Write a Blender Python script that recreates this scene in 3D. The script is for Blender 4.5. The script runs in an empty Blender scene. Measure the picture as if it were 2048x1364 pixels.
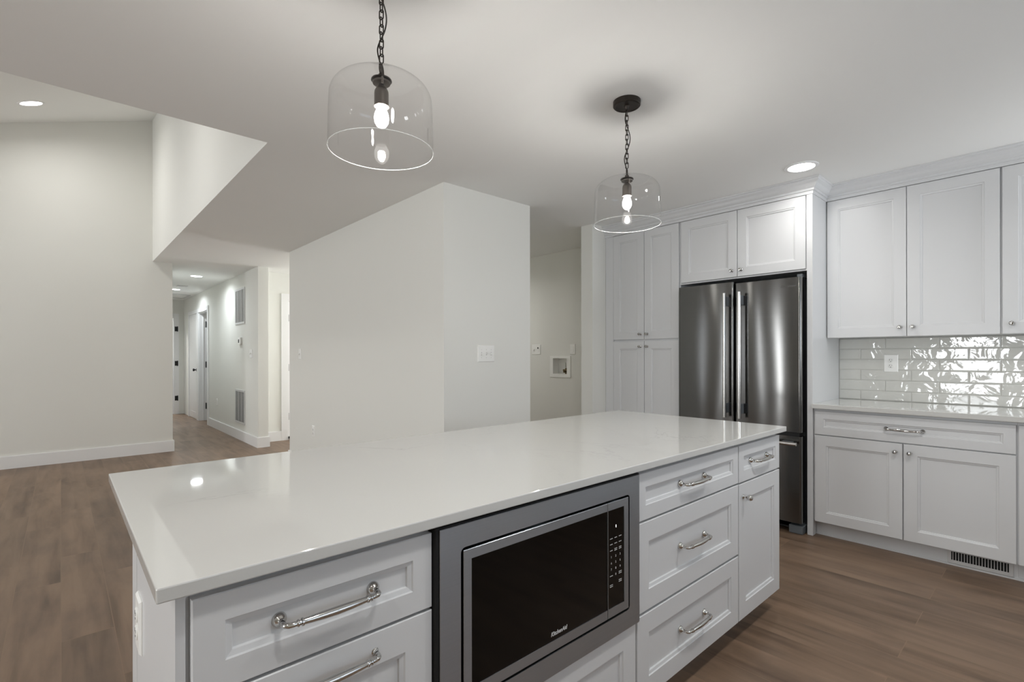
import bpy, bmesh, math, random
from mathutils import Vector, Matrix
SC = bpy.context.scene
COL = SC.collection
random.seed(4)
PI = math.pi

# ------------------------------------------------------------------ camera
CEIL = 2.433
cam_d = bpy.data.cameras.new('camera')
cam = bpy.data.objects.new('camera', cam_d)
COL.objects.link(cam)
cam_d.sensor_width = 36.0
cam_d.lens = 997.29 * 36.0 / 2048.0
cam_d.shift_y = (711.57 - 682.0) / 2048.0
cam_d.clip_start = 0.02
YAW = 0.8351
cam.matrix_world = (Matrix.Translation((0, 0, 1.2281)) @ Matrix.Rotation(YAW - PI / 2, 4, 'Z')
                    @ Matrix.Rotation(PI / 2, 4, 'X') @ Matrix.Rotation(-0.0016, 4, 'Z'))
SC.camera = cam

# ------------------------------------------------------------------ view, world, window daylight
SC.view_settings.view_transform = 'Standard'
SC.view_settings.look = 'None'
SC.view_settings.gamma = 1.0
SC.view_settings.use_curve_mapping = False
SC.view_settings.exposure = 0.33
SC.cycles.use_denoising = True
SC.cycles.max_bounces = 12
SC.cycles.diffuse_bounces = 7
SC.cycles.glossy_bounces = 6
SC.cycles.transparent_max_bounces = 24
SC.cycles.sample_clamp_indirect = 6.0
SC.cycles.caustics_reflective = False
SC.cycles.caustics_refractive = False

W = bpy.data.worlds.new('daylight'); SC.world = W; W.use_nodes = True
W.node_tree.nodes['Background'].inputs[0].default_value = (0.75, 0.86, 1.0, 1)
W.node_tree.nodes['Background'].inputs[1].default_value = 1.0


def area_lamp(name, loc, direction, sx, sy, power, color=(1, 1, 1), shape='RECTANGLE', spread=PI, parent=None):
    d = bpy.data.lights.new(name, 'AREA')
    d.shape = shape; d.size = sx
    if shape in ('RECTANGLE', 'ELLIPSE'): d.size_y = sy
    d.energy = power; d.color = color; d.spread = spread
    o = bpy.data.objects.new(name, d); COL.objects.link(o)
    o.location = loc
    o.rotation_euler = Vector(direction).to_track_quat('-Z', 'Y').to_euler()
    if parent:
        o.parent = parent
        o.matrix_parent_inverse = parent.matrix_world.inverted()
    return o


# daylight standing just outside the modelled window openings (built further down)
area_lamp('window_daylight', (-4.55, 1.17, 1.30), (1, 0, 0), 0.85, 2.0, 78, (0.95, 0.98, 1.0))
for _y, _p in ((3.80, 30), (4.77, 13), (6.02, 5)):
    area_lamp('window_daylight', (-4.55, _y, 1.25), (1, 0, 0), 0.35, 1.9, _p, (0.96, 0.98, 1.0))
area_lamp('window_daylight', (-4.55, 7.05, 1.45), (1, 0, 0.6), 1.0, 1.7, 42, (0.96, 0.98, 1.0))  # unseen window added to light the gable wall and vault
area_lamp('window_daylight', (1.35, -2.15, 1.55), (0, 1, 0.9), 1.7, 1.1, 14, (0.66, 0.80, 1.0))
area_lamp('window_daylight', (3.95, -2.15, 1.55), (0, 1, 0.9), 0.6, 1.0, 40, (0.93, 0.96, 1.0))  # unseen window added to brighten the ceiling on the right
area_lamp('window_daylight', (5.75, 6.80, 1.30), (-1, 0, 0), 0.9, 1.9, 60, (0.97, 0.99, 1.0))


# ------------------------------------------------------------------ helpers
def srgb(r, g, b):
    def f(c):
        c /= 255.0
        return c / 12.92 if c <= 0.04045 else ((c + 0.055) / 1.055) ** 2.4
    return (f(r), f(g), f(b), 1.0)


def mat(name, col, rough=0.5, metal=0.0, spec=0.5, bump=None, coat=0.0, emit=None, mottle=None):
    m = bpy.data.materials.new(name); m.use_nodes = True
    nt = m.node_tree; b = nt.nodes['Principled BSDF']
    b.inputs['Base Color'].default_value = col
    b.inputs['Roughness'].default_value = rough
    b.inputs['Metallic'].default_value = metal
    b.inputs['Specular IOR Level'].default_value = spec
    b.inputs['Coat Weight'].default_value = coat
    tc = nt.nodes.new('ShaderNodeTexCoord')
    if bump:
        sc, st, di = bump
        n = nt.nodes.new('ShaderNodeTexNoise'); n.inputs['Scale'].default_value = sc
        n.inputs['Detail'].default_value = 3
        bp = nt.nodes.new('ShaderNodeBump'); bp.inputs['Strength'].default_value = st
        bp.inputs['Distance'].default_value = di
        nt.links.new(tc.outputs['Object'], n.inputs['Vector'])
        nt.links.new(n.outputs['Fac'], bp.inputs['Height'])
        nt.links.new(bp.outputs['Normal'], b.inputs['Normal'])
    if mottle:
        n2 = nt.nodes.new('ShaderNodeTexNoise'); n2.inputs['Scale'].default_value = mottle[0]
        mx = nt.nodes.new('ShaderNodeMix'); mx.data_type = 'RGBA'
        mx.inputs[6].default_value = tuple(c * (1 - mottle[1]) for c in col[:3]) + (1,)
        mx.inputs[7].default_value = tuple(min(1, c * (1 + mottle[1])) for c in col[:3]) + (1,)
        nt.links.new(tc.outputs['Object'], n2.inputs['Vector'])
        nt.links.new(n2.outputs['Fac'], mx.inputs[0])
        nt.links.new(mx.outputs[2], b.inputs['Base Color'])
    if emit:
        b.inputs['Emission Color'].default_value = emit[0]
        b.inputs['Emission Strength'].default_value = emit[1]
    return m


M = {}
M['wall'] = mat('wall_paint', srgb(226, 226, 221), 0.85, spec=0.25, bump=(220, 0.05, 0.002), mottle=(1.5, 0.012))
M['ceiling'] = mat('ceiling_paint', srgb(237, 237, 235), 0.9, spec=0.2, bump=(180, 0.04, 0.002), mottle=(1.2, 0.01))
M['trim'] = mat('trim_paint', srgb(233, 233, 233), 0.4, spec=0.4, mottle=(3, 0.008))
M['cab'] = mat('cabinet_paint', srgb(209, 210, 211), 0.33, spec=0.45, mottle=(2.5, 0.008))
M['plastic'] = mat('white_plastic', srgb(238, 238, 235), 0.3, mottle=(9, 0.01))
M['slot'] = mat('dark_slot', srgb(40, 40, 40), 0.6, mottle=(20, 0.1))
M['dark'] = mat('dark_void', srgb(12, 12, 12), 0.8, mottle=(8, 0.1))
M['chrome'] = mat('polished_nickel', (0.58, 0.57, 0.55, 1), 0.07, metal=1.0, mottle=(15, 0.02))
M['bronze'] = mat('dark_bronze', srgb(52, 46, 41), 0.42, metal=0.6, mottle=(30, 0.15))
M['socket'] = mat('brushed_socket', srgb(96, 90, 84), 0.4, metal=0.7, mottle=(30, 0.1))
M['brass'] = mat('brass', srgb(112, 98, 72), 0.3, metal=1.0, mottle=(30, 0.1))
M['black'] = mat('black_metal', srgb(14, 14, 15), 0.6, metal=0.0, mottle=(20, 0.1))
M['greyplastic'] = mat('grey_plastic', srgb(92, 97, 101), 0.5, mottle=(12, 0.05))
M['filter'] = mat('grey_filter', srgb(150, 151, 152), 0.9, mottle=(30, 0.05))
M['grille'] = mat('grille_paint', srgb(205, 205, 204), 0.5, mottle=(12, 0.02))
M['blackglass'] = mat('black_glass', (0.003, 0.003, 0.003, 1), 0.03, spec=0.28, mottle=(3, 0.1))
M['ink'] = mat('white_print', srgb(205, 205, 205), 0.5, mottle=(40, 0.02))
M['grout'] = mat('grout', srgb(196, 195, 190), 0.9, mottle=(60, 0.05))


def emis(name, col, strength):
    m = bpy.data.materials.new(name); m.use_nodes = True
    nt = m.node_tree; nt.nodes.remove(nt.nodes['Principled BSDF'])
    e = nt.nodes.new('ShaderNodeEmission'); e.inputs[0].default_value = col; e.inputs[1].default_value = strength
    nt.links.new(e.outputs[0], nt.nodes['Material Output'].inputs[0])
    return m


M['diffuser'] = emis('lamp_diffuser', (1.0, 0.97, 0.93, 1), 14.0)
M['filament'] = emis('bulb_glow', (1.0, 0.96, 0.91, 1), 880.0)


def glass_mat(name, gain, tint=(1, 1, 1, 1), add=0.0):
    m = bpy.data.materials.new(name); m.use_nodes = True
    nt = m.node_tree; nt.nodes.remove(nt.nodes['Principled BSDF'])
    t = nt.nodes.new('ShaderNodeBsdfTransparent'); t.inputs[0].default_value = tint
    g = nt.nodes.new('ShaderNodeBsdfGlossy'); g.inputs['Roughness'].default_value = 0.015
    lw = nt.nodes.new('ShaderNodeLayerWeight'); lw.inputs[0].default_value = 0.5
    fr = nt.nodes.new('ShaderNodeMath'); fr.operation = 'POWER'; fr.inputs[1].default_value = 4.0
    nt.links.new(lw.outputs['Facing'], fr.inputs[0])
    mu = nt.nodes.new('ShaderNodeMath'); mu.operation = 'MULTIPLY_ADD'
    mu.inputs[1].default_value = gain; mu.inputs[2].default_value = add; mu.use_clamp = True
    n = nt.nodes.new('ShaderNodeTexNoise'); n.inputs['Scale'].default_value = 9
    tc = nt.nodes.new('ShaderNodeTexCoord')
    bp = nt.nodes.new('ShaderNodeBump'); bp.inputs['Strength'].default_value = 0.12; bp.inputs['Distance'].default_value = 0.01
    nt.links.new(tc.outputs['Object'], n.inputs['Vector']); nt.links.new(n.outputs['Fac'], bp.inputs['Height'])
    nt.links.new(bp.outputs[0], g.inputs['Normal'])
    mx = nt.nodes.new('ShaderNodeMixShader')
    nt.links.new(fr.outputs[0], mu.inputs[0]); nt.links.new(mu.outputs[0], mx.inputs[0])
    nt.links.new(t.outputs[0], mx.inputs[1]); nt.links.new(g.outputs[0], mx.inputs[2])
    nt.links.new(mx.outputs[0], nt.nodes['Material Output'].inputs[0])
    return m


M['glass'] = glass_mat('clear_glass', 0.75, (0.985, 0.985, 0.985, 1), 0.045)
M['pane'] = glass_mat('window_pane', 0.6, (0.99, 0.99, 0.99, 1), 0.04)


def rim_mat():
    m = bpy.data.materials.new('polished_glass_edge'); m.use_nodes = True
    nt = m.node_tree; b = nt.nodes['Principled BSDF']
    b.inputs['Base Color'].default_value = (0.85, 0.87, 0.86, 1); b.inputs['Roughness'].default_value = 0.12
    t = nt.nodes.new('ShaderNodeBsdfTransparent'); mx = nt.nodes.new('ShaderNodeMixShader'); mx.inputs[0].default_value = 0.45
    n = nt.nodes.new('ShaderNodeTexNoise'); n.inputs['Scale'].default_value = 30
    nt.links.new(n.outputs['Fac'], b.inputs['Roughness'])
    nt.links.new(t.outputs[0], mx.inputs[1]); nt.links.new(b.outputs[0], mx.inputs[2])
    nt.links.new(mx.outputs[0], nt.nodes['Material Output'].inputs[0])
    return m


M['glassrim'] = rim_mat()


def bulb_mat():
    m = bpy.data.materials.new('lit_bulb_glass'); m.use_nodes = True
    nt = m.node_tree; nt.nodes.remove(nt.nodes['Principled BSDF'])
    t = nt.nodes.new('ShaderNodeBsdfTransparent'); e = nt.nodes.new('ShaderNodeEmission')
    e.inputs[0].default_value = (1, 0.97, 0.93, 1); e.inputs[1].default_value = 2.2
    a = nt.nodes.new('ShaderNodeAddShader')
    nt.links.new(t.outputs[0], a.inputs[0]); nt.links.new(e.outputs[0], a.inputs[1])
    nt.links.new(a.outputs[0], nt.nodes['Material Output'].inputs[0])
    return m


M['bulbglass'] = bulb_mat()


def steel(name, col, rough, wave_dir=None):
    """brushed stainless: fine scratches run horizontally, sheet slightly wavy"""
    m = bpy.data.materials.new(name); m.use_nodes = True
    nt = m.node_tree; b = nt.nodes['Principled BSDF']
    b.inputs['Base Color'].default_value = col
    b.inputs['Metallic'].default_value = 1.0
    b.inputs['Roughness'].default_value = rough
    b.inputs['Anisotropic'].default_value = 0.8
    b.inputs['Anisotropic Rotation'].default_value = 0.25
    tg = nt.nodes.new('ShaderNodeTangent'); tg.direction_type = 'RADIAL'; tg.axis = 'Z'
    nt.links.new(tg.outputs[0], b.inputs['Tangent'])
    tc = nt.nodes.new('ShaderNodeTexCoord')
    mp = nt.nodes.new('ShaderNodeMapping'); mp.inputs['Scale'].default_value = (2.0, 2.0, 520)
    n = nt.nodes.new('ShaderNodeTexNoise'); n.inputs['Scale'].default_value = 1.0; n.inputs['Detail'].default_value = 2
    nt.links.new(tc.outputs['Object'], mp.inputs[0]); nt.links.new(mp.outputs[0], n.inputs['Vector'])
    mx = nt.nodes.new('ShaderNodeMix'); mx.data_type = 'RGBA'
    mx.inputs[6].default_value = tuple(c * 0.93 for c in col[:3]) + (1,)
    mx.inputs[7].default_value = tuple(c * 1.07 for c in col[:3]) + (1,)
    nt.links.new(n.outputs['Fac'], mx.inputs[0]); nt.links.new(mx.outputs[2], b.inputs['Base Color'])
    if wave_dir:
        mp2 = nt.nodes.new('ShaderNodeMapping'); mp2.inputs['Scale'].default_value = (wave_dir, wave_dir, 0.8)
        n2 = nt.nodes.new('ShaderNodeTexNoise'); n2.inputs['Scale'].default_value = 1.0; n2.inputs['Detail'].default_value = 0.5
        nt.links.new(tc.outputs['Object'], mp2.inputs[0]); nt.links.new(mp2.outputs[0], n2.inputs['Vector'])
        bp = nt.nodes.new('ShaderNodeBump'); bp.inputs['Strength'].default_value = 1.0; bp.inputs['Distance'].default_value = 0.006
        nt.links.new(n2.outputs['Fac'], bp.inputs['Height']); nt.links.new(bp.outputs[0], b.inputs['Normal'])
    return m


M['steel'] = steel('brushed_stainless', (0.145, 0.143, 0.138, 1), 0.15, 2.6)
M['steelflat'] = steel('brushed_steel_trim', (0.40, 0.43, 0.47, 1), 0.34)  # bluish tint puts the window's reflection into the base colour
M['steelbar'] = mat('steel_bar', (0.62, 0.61, 0.59, 1), 0.25, metal=1.0, mottle=(20, 0.03))


def quartz(name, dirn):
    m = bpy.data.materials.new(name); m.use_nodes = True
    nt = m.node_tree; b = nt.nodes['Principled BSDF']
    b.inputs['Roughness'].default_value = 0.035
    b.inputs['Specular IOR Level'].default_value = 0.5
    tc = nt.nodes.new('ShaderNodeTexCoord')
    n = nt.nodes.new('ShaderNodeTexNoise'); n.inputs['Scale'].default_value = 1.35; n.inputs['Detail'].default_value = 7
    n.inputs['Roughness'].default_value = 0.62; n.inputs['Distortion'].default_value = 0.9
    nt.links.new(tc.outputs['Object'], n.inputs['Vector'])
    s = nt.nodes.new('ShaderNodeMath'); s.operation = 'SUBTRACT'; s.inputs[1].default_value = 0.5
    a = nt.nodes.new('ShaderNodeMath'); a.operation = 'ABSOLUTE'
    nt.links.new(n.outputs['Fac'], s.inputs[0]); nt.links.new(s.outputs[0], a.inputs[0])
    r = nt.nodes.new('ShaderNodeValToRGB')
    r.color_ramp.elements[0].position = 0.0; r.color_ramp.elements[0].color = (0.26, 0.26, 0.26, 1)
    r.color_ramp.elements[1].position = 0.010; r.color_ramp.elements[1].color = (0, 0, 0, 1)
    nt.links.new(a.outputs[0], r.inputs[0])
    n3 = nt.nodes.new('ShaderNodeTexNoise'); n3.inputs['Scale'].default_value = 2.3
    r3 = nt.nodes.new('ShaderNodeValToRGB')
    r3.color_ramp.elements[0].position = 0.5; r3.color_ramp.elements[1].position = 0.68
    nt.links.new(tc.outputs['Object'], n3.inputs['Vector']); nt.links.new(n3.outputs['Fac'], r3.inputs[0])
    mu = nt.nodes.new('ShaderNodeMath'); mu.operation = 'MULTIPLY'
    nt.links.new(r.outputs[0], mu.inputs[0]); nt.links.new(r3.outputs[0], mu.inputs[1])
    mx = nt.nodes.new('ShaderNodeMix'); mx.data_type = 'RGBA'
    mx.inputs[6].default_value = srgb(200, 200, 197); mx.inputs[7].default_value = srgb(150, 150, 148)
    nt.links.new(mu.outputs[0], mx.inputs[0]); nt.links.new(mx.outputs[2], b.inputs['Base Color'])
    return m


M['quartz'] = quartz('white_quartz', 0)


def wood_floor():
    m = bpy.data.materials.new('wood_planks'); m.use_nodes = True
    nt = m.node_tree; b = nt.nodes['Principled BSDF']; L = nt.links.new
    tc = nt.nodes.new('ShaderNodeTexCoord')
    mp = nt.nodes.new('ShaderNodeMapping'); mp.inputs['Rotation'].default_value = (0, 0, PI / 2)
    L(tc.outputs['Object'], mp.inputs[0])
    br = nt.nodes.new('ShaderNodeTexBrick')
    br.offset = 0.37; br.offset_frequency = 2
    br.inputs['Scale'].default_value = 1.0; br.inputs['Brick Width'].default_value = 1.22
    br.inputs['Row Height'].default_value = 0.18; br.inputs['Mortar Size'].default_value = 0.0016
    br.inputs['Mortar Smooth'].default_value = 0.3; br.inputs['Bias'].default_value = 0
    br.inputs['Color1'].default_value = (0, 0, 0, 1); br.inputs['Color2'].default_value = (1, 1, 1, 1)
    br.inputs['Mortar'].default_value = (0.5, 0.5, 0.5, 1)
    L(mp.outputs[0], br.inputs['Vector'])
    # offset the grain per plank
    ad = nt.nodes.new('ShaderNodeVectorMath'); ad.operation = 'MULTIPLY_ADD'
    ad.inputs[1].default_value = (9, 5, 7)
    L(br.outputs['Color'], ad.inputs[0]); L(tc.outputs['Object'], ad.inputs[2])
    g = nt.nodes.new('ShaderNodeMapping'); g.inputs['Scale'].default_value = (8, 0.8, 1)
    L(ad.outputs[0], g.inputs[0])
    n = nt.nodes.new('ShaderNodeTexNoise'); n.inputs['Scale'].default_value = 1.6; n.inputs['Detail'].default_value = 8
    n.inputs['Distortion'].default_value = 0.5
    L(g.outputs[0], n.inputs['Vector'])
    g2 = nt.nodes.new('ShaderNodeMapping'); g2.inputs['Scale'].default_value = (3.2, 1.1, 1)
    L(ad.outputs[0], g2.inputs[0])
    n2 = nt.nodes.new('ShaderNodeTexNoise'); n2.inputs['Scale'].default_value = 1.8; n2.inputs['Detail'].default_value = 5
    n2.inputs['Roughness'].default_value = 0.55
    L(g2.outputs[0], n2.inputs['Vector'])
    r = nt.nodes.new('ShaderNodeValToRGB'); e = r.color_ramp.elements
    e[0].position = 0.28; e[0].color = srgb(98, 79, 63)
    e[1].position = 0.62; e[1].color = srgb(131, 109, 90)
    k = r.color_ramp.elements.new(0.44); k.color = srgb(118, 97, 79)
    L(n.outputs['Fac'], r.inputs[0])
    r2 = nt.nodes.new('ShaderNodeValToRGB'); e = r2.color_ramp.elements
    e[0].position = 0.30; e[0].color = (0.70, 0.70, 0.72, 1)
    e[1].position = 0.55; e[1].color = (1.0, 1.0, 1.0, 1)
    L(n2.outputs['Fac'], r2.inputs[0])
    mu = nt.nodes.new('ShaderNodeMix'); mu.data_type = 'RGBA'; mu.blend_type = 'MULTIPLY'; mu.inputs[0].default_value = 1
    L(r.outputs[0], mu.inputs[6]); L(r2.outputs[0], mu.inputs[7])
    # tone per plank
    r4 = nt.nodes.new('ShaderNodeValToRGB'); e = r4.color_ramp.elements
    e[0].position = 0; e[0].color = (0.90, 0.90, 0.90, 1); e[1].position = 1; e[1].color = (1.06, 1.05, 1.04, 1)
    L(br.outputs['Color'], r4.inputs[0])
    m4 = nt.nodes.new('ShaderNodeMix'); m4.data_type = 'RGBA'; m4.blend_type = 'MULTIPLY'; m4.inputs[0].default_value = 1
    L(mu.outputs[2], m4.inputs[6]); L(r4.outputs[0], m4.inputs[7])
    sm = nt.nodes.new('ShaderNodeMix'); sm.data_type = 'RGBA'
    L(br.outputs['Fac'], sm.inputs[0]); L(m4.outputs[2], sm.inputs[6]); sm.inputs[7].default_value = srgb(128, 106, 86)
    L(sm.outputs[2], b.inputs['Base Color'])
    b.inputs['Roughness'].default_value = 0.42; b.inputs['Specular IOR Level'].default_value = 0.35
    bp = nt.nodes.new('ShaderNodeBump'); bp.inputs['Strength'].default_value = 0.12; bp.inputs['Distance'].default_value = 0.003
    L(n.outputs['Fac'], bp.inputs['Height']); L(bp.outputs[0], b.inputs['Normal'])
    return m


M['floor'] = wood_floor()


def tile_mat():
    m = bpy.data.materials.new('glazed_tile'); m.use_nodes = True
    nt = m.node_tree; b = nt.nodes['Principled BSDF']; L = nt.links.new
    b.inputs['Base Color'].default_value = srgb(212, 212, 207)
    b.inputs['Roughness'].default_value = 0.04; b.inputs['Specular IOR Level'].default_value = 0.75
    tc = nt.nodes.new('ShaderNodeTexCoord')
    n = nt.nodes.new('ShaderNodeTexNoise'); n.inputs['Scale'].default_value = 8.5; n.inputs['Detail'].default_value = 2.5
    n.inputs['Distortion'].default_value = 0.8
    L(tc.outputs['Object'], n.inputs['Vector'])
    bp = nt.nodes.new('ShaderNodeBump'); bp.inputs['Strength'].default_value = 1.0; bp.inputs['Distance'].default_value = 0.0052
    L(n.outputs['Fac'], bp.inputs['Height']); L(bp.outputs[0], b.inputs['Normal'])
    return m


M['tile'] = tile_mat()


class MB:
    """collects shapes into one mesh"""
    def __init__(s): s.bm = bmesh.new()

    def box(s, x0, x1, y0, y1, z0, z1, bev=0.0):
        x0, x1 = min(x0, x1), max(x0, x1); y0, y1 = min(y0, y1), max(y0, y1); z0, z1 = min(z0, z1), max(z0, z1)
        v = [s.bm.verts.new(p) for p in ((x0, y0, z0), (x1, y0, z0), (x1, y1, z0), (x0, y1, z0),
                                         (x0, y0, z1), (x1, y0, z1), (x1, y1, z1), (x0, y1, z1))]
        f = [s.bm.faces.new([v[i] for i in q]) for q in ((0, 3, 2, 1), (4, 5, 6, 7), (0, 1, 5, 4), (1, 2, 6, 5), (2, 3, 7, 6), (3, 0, 4, 7))]
        if bev > 0:
            es = {e for q in f for e in q.edges}
            bmesh.ops.bevel(s.bm, geom=list(es), offset=bev, segments=2, affect='EDGES', profile=0.5)
        return s

    def poly(s, pts):
        s.bm.faces.new([s.bm.verts.new(p) for p in pts]); return s

    def prism(s, pts, vec):
        """polygon pts extruded by vec"""
        a = [s.bm.verts.new(p) for p in pts]
        b = [s.bm.verts.new(Vector(p) + Vector(vec)) for p in pts]
        n = len(pts)
        s.bm.faces.new(a); s.bm.faces.new(b[::-1])
        for i in range(n): s.bm.faces.new((a[i], b[i], b[(i + 1) % n], a[(i + 1) % n]))
        return s

    def tube(s, pts, radii, seg=12, caps=True, squash=None):
        pts = [Vector(p) for p in pts]
        if not isinstance(radii, (list, tuple)): radii = [radii] * len(pts)
        up = None; rings = []
        for i, p in enumerate(pts):
            t = (pts[min(i + 1, len(pts) - 1)] - pts[max(i - 1, 0)]).normalized()
            if up is None:
                up = Vector((0, 0, 1)) if abs(t.z) < 0.9 else Vector((1, 0, 0))
            sd = t.cross(up).normalized(); up = sd.cross(t).normalized()
            rings.append([s.bm.verts.new(p + (sd * math.cos(a) + up * math.sin(a)) * radii[i])
                          for a in [2 * PI * k / seg for k in range(seg)]])
        for a, b in zip(rings, rings[1:]):
            for k in range(seg): s.bm.faces.new((a[k], a[(k + 1) % seg], b[(k + 1) % seg], b[k]))
        if caps: s.bm.faces.new(rings[0][::-1]); s.bm.faces.new(rings[-1])
        return s

    def lathe(s, prof, origin, axis=(0, 0, 1), seg=32):
        """prof: list of (radius, height along axis)"""
        ax = Vector(axis).normalized(); o = Vector(origin)
        u = Vector((1, 0, 0)) if abs(ax.x) < 0.9 else Vector((0, 1, 0))
        u = (u - ax * u.dot(ax)).normalized(); w = ax.cross(u)
        rings = []
        for r, h in prof:
            if r < 1e-6: rings.append([s.bm.verts.new(o + ax * h)])
            else: rings.append([s.bm.verts.new(o + ax * h + (u * math.cos(2 * PI * k / seg) + w * math.sin(2 * PI * k / seg)) * r) for k in range(seg)])
        for a, b in zip(rings, rings[1:]):
            for k in range(seg):
                q = (k + 1) % seg
                if len(a) == 1 and len(b) == 1: continue
                if len(a) == 1: s.bm.faces.new((a[0], b[q], b[k]))
                elif len(b) == 1: s.bm.faces.new((a[k], a[q], b[0]))
                else: s.bm.faces.new((a[k], a[q], b[q], b[k]))
        return s

    def torus(s, c, R, r, ux, uy, stretch=0.0, seg=28, ts=8):
        """ring (stretched to a chain link) in the plane ux,uy"""
        c, ux, uy = Vector(c), Vector(ux), Vector(uy); nz = ux.cross(uy)
        rings = []
        for k in range(seg):
            a = 2 * PI * k / seg
            d = ux * math.cos(a) + uy * math.sin(a)
            p = c + d * R + uy * (stretch if math.sin(a) > 0 else -stretch)
            rings.append([s.bm.verts.new(p + (d * math.cos(b) + nz * math.sin(b)) * r) for b in [2 * PI * j / ts for j in range(ts)]])
        for i in range(seg):
            a, b = rings[i], rings[(i + 1) % seg]
            for j in range(ts): s.bm.faces.new((a[j], b[j], b[(j + 1) % ts], a[(j + 1) % ts]))
        return s

    def rings(s, F, u0, u1, v0, v1, prof, back):
        """rectangle in frame F: successive (inset, w) rings -> shaker front etc."""
        R = []
        for ins, w in [(0, back)] + prof:
            R.append([s.bm.verts.new(F(u, v, w)) for u, v in ((u0 + ins, v0 + ins), (u1 - ins, v0 + ins), (u1 - ins, v1 - ins), (u0 + ins, v1 - ins))])
        s.bm.faces.new(R[0][::-1])
        for a, b in zip(R, R[1:]):
            for k in range(4): s.bm.faces.new((a[k], a[(k + 1) % 4], b[(k + 1) % 4], b[k]))
        s.bm.faces.new(R[-1])
        return s

    def build(s, name, m, parent=None, smooth=False, kind=None, flip=None):
        me = bpy.data.meshes.new(name)
        bmesh.ops.recalc_face_normals(s.bm, faces=s.bm.faces[:])
        c = Vector((0, 0, 0))
        if len(s.bm.verts) and parent is None and kind is None:
            xs = [v.co.x for v in s.bm.verts]; ys = [v.co.y for v in s.bm.verts]; zs = [v.co.z for v in s.bm.verts]
            c = Vector(((min(xs) + max(xs)) / 2, (min(ys) + max(ys)) / 2, min(zs)))
            for v in s.bm.verts: v.co -= c
        if smooth:
            for f in s.bm.faces: f.smooth = True
            for e in s.bm.edges:
                if len(e.link_faces) == 2 and e.calc_face_angle(0) > math.radians(38): e.smooth = False
        s.bm.to_mesh(me); s.bm.free()
        me.materials.append(m)
        o = bpy.data.objects.new(name, me); COL.objects.link(o)
        o.location = c
        if parent:
            o.parent = parent
            # vertices were given in world space: move them to the parent's space
            top = parent
            off = Vector((0, 0, 0))
            while top is not None: off += top.location; top = top.parent
            me.transform(Matrix.Translation(-off))
        if kind: o['kind'] = kind
        return o


def thing(name, label, cat, loc, group=None):
    o = bpy.data.objects.new(name, None); COL.objects.link(o)
    o.location = loc; o.empty_display_size = 0.1
    o['label'] = label; o['category'] = cat
    if group: o['group'] = group
    return o


def tag(o, label, cat, group=None):
    o['label'] = label; o['category'] = cat
    if group: o['group'] = group
    return o


# frames: u to the right seen from the front, v up, w out of the face
def face_south(y): return lambda u, v, w: Vector((u, y - w, v))          # faces -Y, u = X
def face_north(y): return lambda u, v, w: Vector((-u, y + w, v))         # faces +Y, u = -X
def face_west(x): return lambda u, v, w: Vector((x - w, -u, v))          # faces -X, u = -Y
def fdir(F):
    o = F(0, 0, 0)
    return F(1, 0, 0) - o, F(0, 1, 0) - o, F(0, 0, 1) - o


# ------------------------------------------------------------------ the room
def st(name, mb, m): return mb.build(name, m, kind='structure')


st('floor', MB().box(-4.3, 5.6, -1.75, 14.0, -0.05, 0.0), M['floor'])
# flat ceiling: kitchen, foyer, laundry, hall; the living room beyond Y=3.01, X<0.867 is open to the vault
c = MB()
c.box(-4.3, 5.6, -1.75, 3.01, CEIL, CEIL + 0.16)
c.box(0.987, 5.6, 3.01, 14.0, CEIL, CEIL + 0.16).box(0.8671, 0.987, 7.748, 14.0, CEIL, CEIL + 0.16)
c.poly([(0.8671, 3.01, CEIL - .0002), (0.987, 3.01, CEIL - .0002), (0.987, 7.747, CEIL - .0002), (0.8671, 7.747, CEIL - .0002)])
st('ceiling', c, M['ceiling'])
vz = lambda x, y: 4.213 + 0.33 * (x - 0.87) + 0.13 * (y - 7.72)
st('ceiling_vault', MB().prism([(-4.3, 3.01, vz(-4.3, 3.01)), (0.99, 3.01, vz(0.99, 3.01)), (0.99, 7.9, vz(0.99, 7.9)), (-4.3, 7.9, vz(-4.3, 7.9))], (0, 0, 0.12)), M['ceiling'])
st('wall_gable', MB().prism([(0.867, 3.01, CEIL), (0.867, 7.747, CEIL), (0.867, 7.747, 4.30), (0.867, 3.01, 4.30)], (0.12, 0, 0)), M['wall'])
st('wall_drop', MB().box(-4.3, 0.867, 2.89, 3.01, CEIL + 0.16, 4.3), M['wall'])
# living room far wall, ends at the hall
st('wall_far', MB().box(-4.3, 1.077, 7.747, 7.87, 0, CEIL).box(-4.3, 0.99, 7.747, 7.87, CEIL, 4.32), M['wall'])
st('wall_hall_left', MB().box(0.957, 1.077, 7.87, 12.66, 0, CEIL), M['wall'])
# hall right wall with the doorway
H0, H1, HZ = 10.30, 11.07, 2.055
w = MB().box(1.962, 2.09, 7.24, H0, 0, CEIL).box(1.962, 2.09, H0, H1, HZ, CEIL).box(1.962, 2.09, H1, 12.66, 0, CEIL)
st('wall_hall_right', w, M['wall'])
# hall end wall with a doorway on its left
st('wall_hall_end', MB().box(0.95, 1.0, 12.66, 12.78, 0, CEIL).box(1.0, 1.79, 12.66, 12.78, 2.05, CEIL).box(1.79, 3.4, 12.66, 12.78, 0, CEIL), M['wall'])
st('wall_bedroom', MB().box(3.3, 3.42, 7.76, 12.66, 0, CEIL).box(2.09, 3.3, 11.18, 11.30, 0, CEIL), M['wall'])
st('wall_bath', MB().box(-0.6, 2.6, 13.9, 14.0, 0, CEIL).box(2.5, 2.6, 12.78, 13.9, 0, CEIL), M['wall'])
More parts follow.
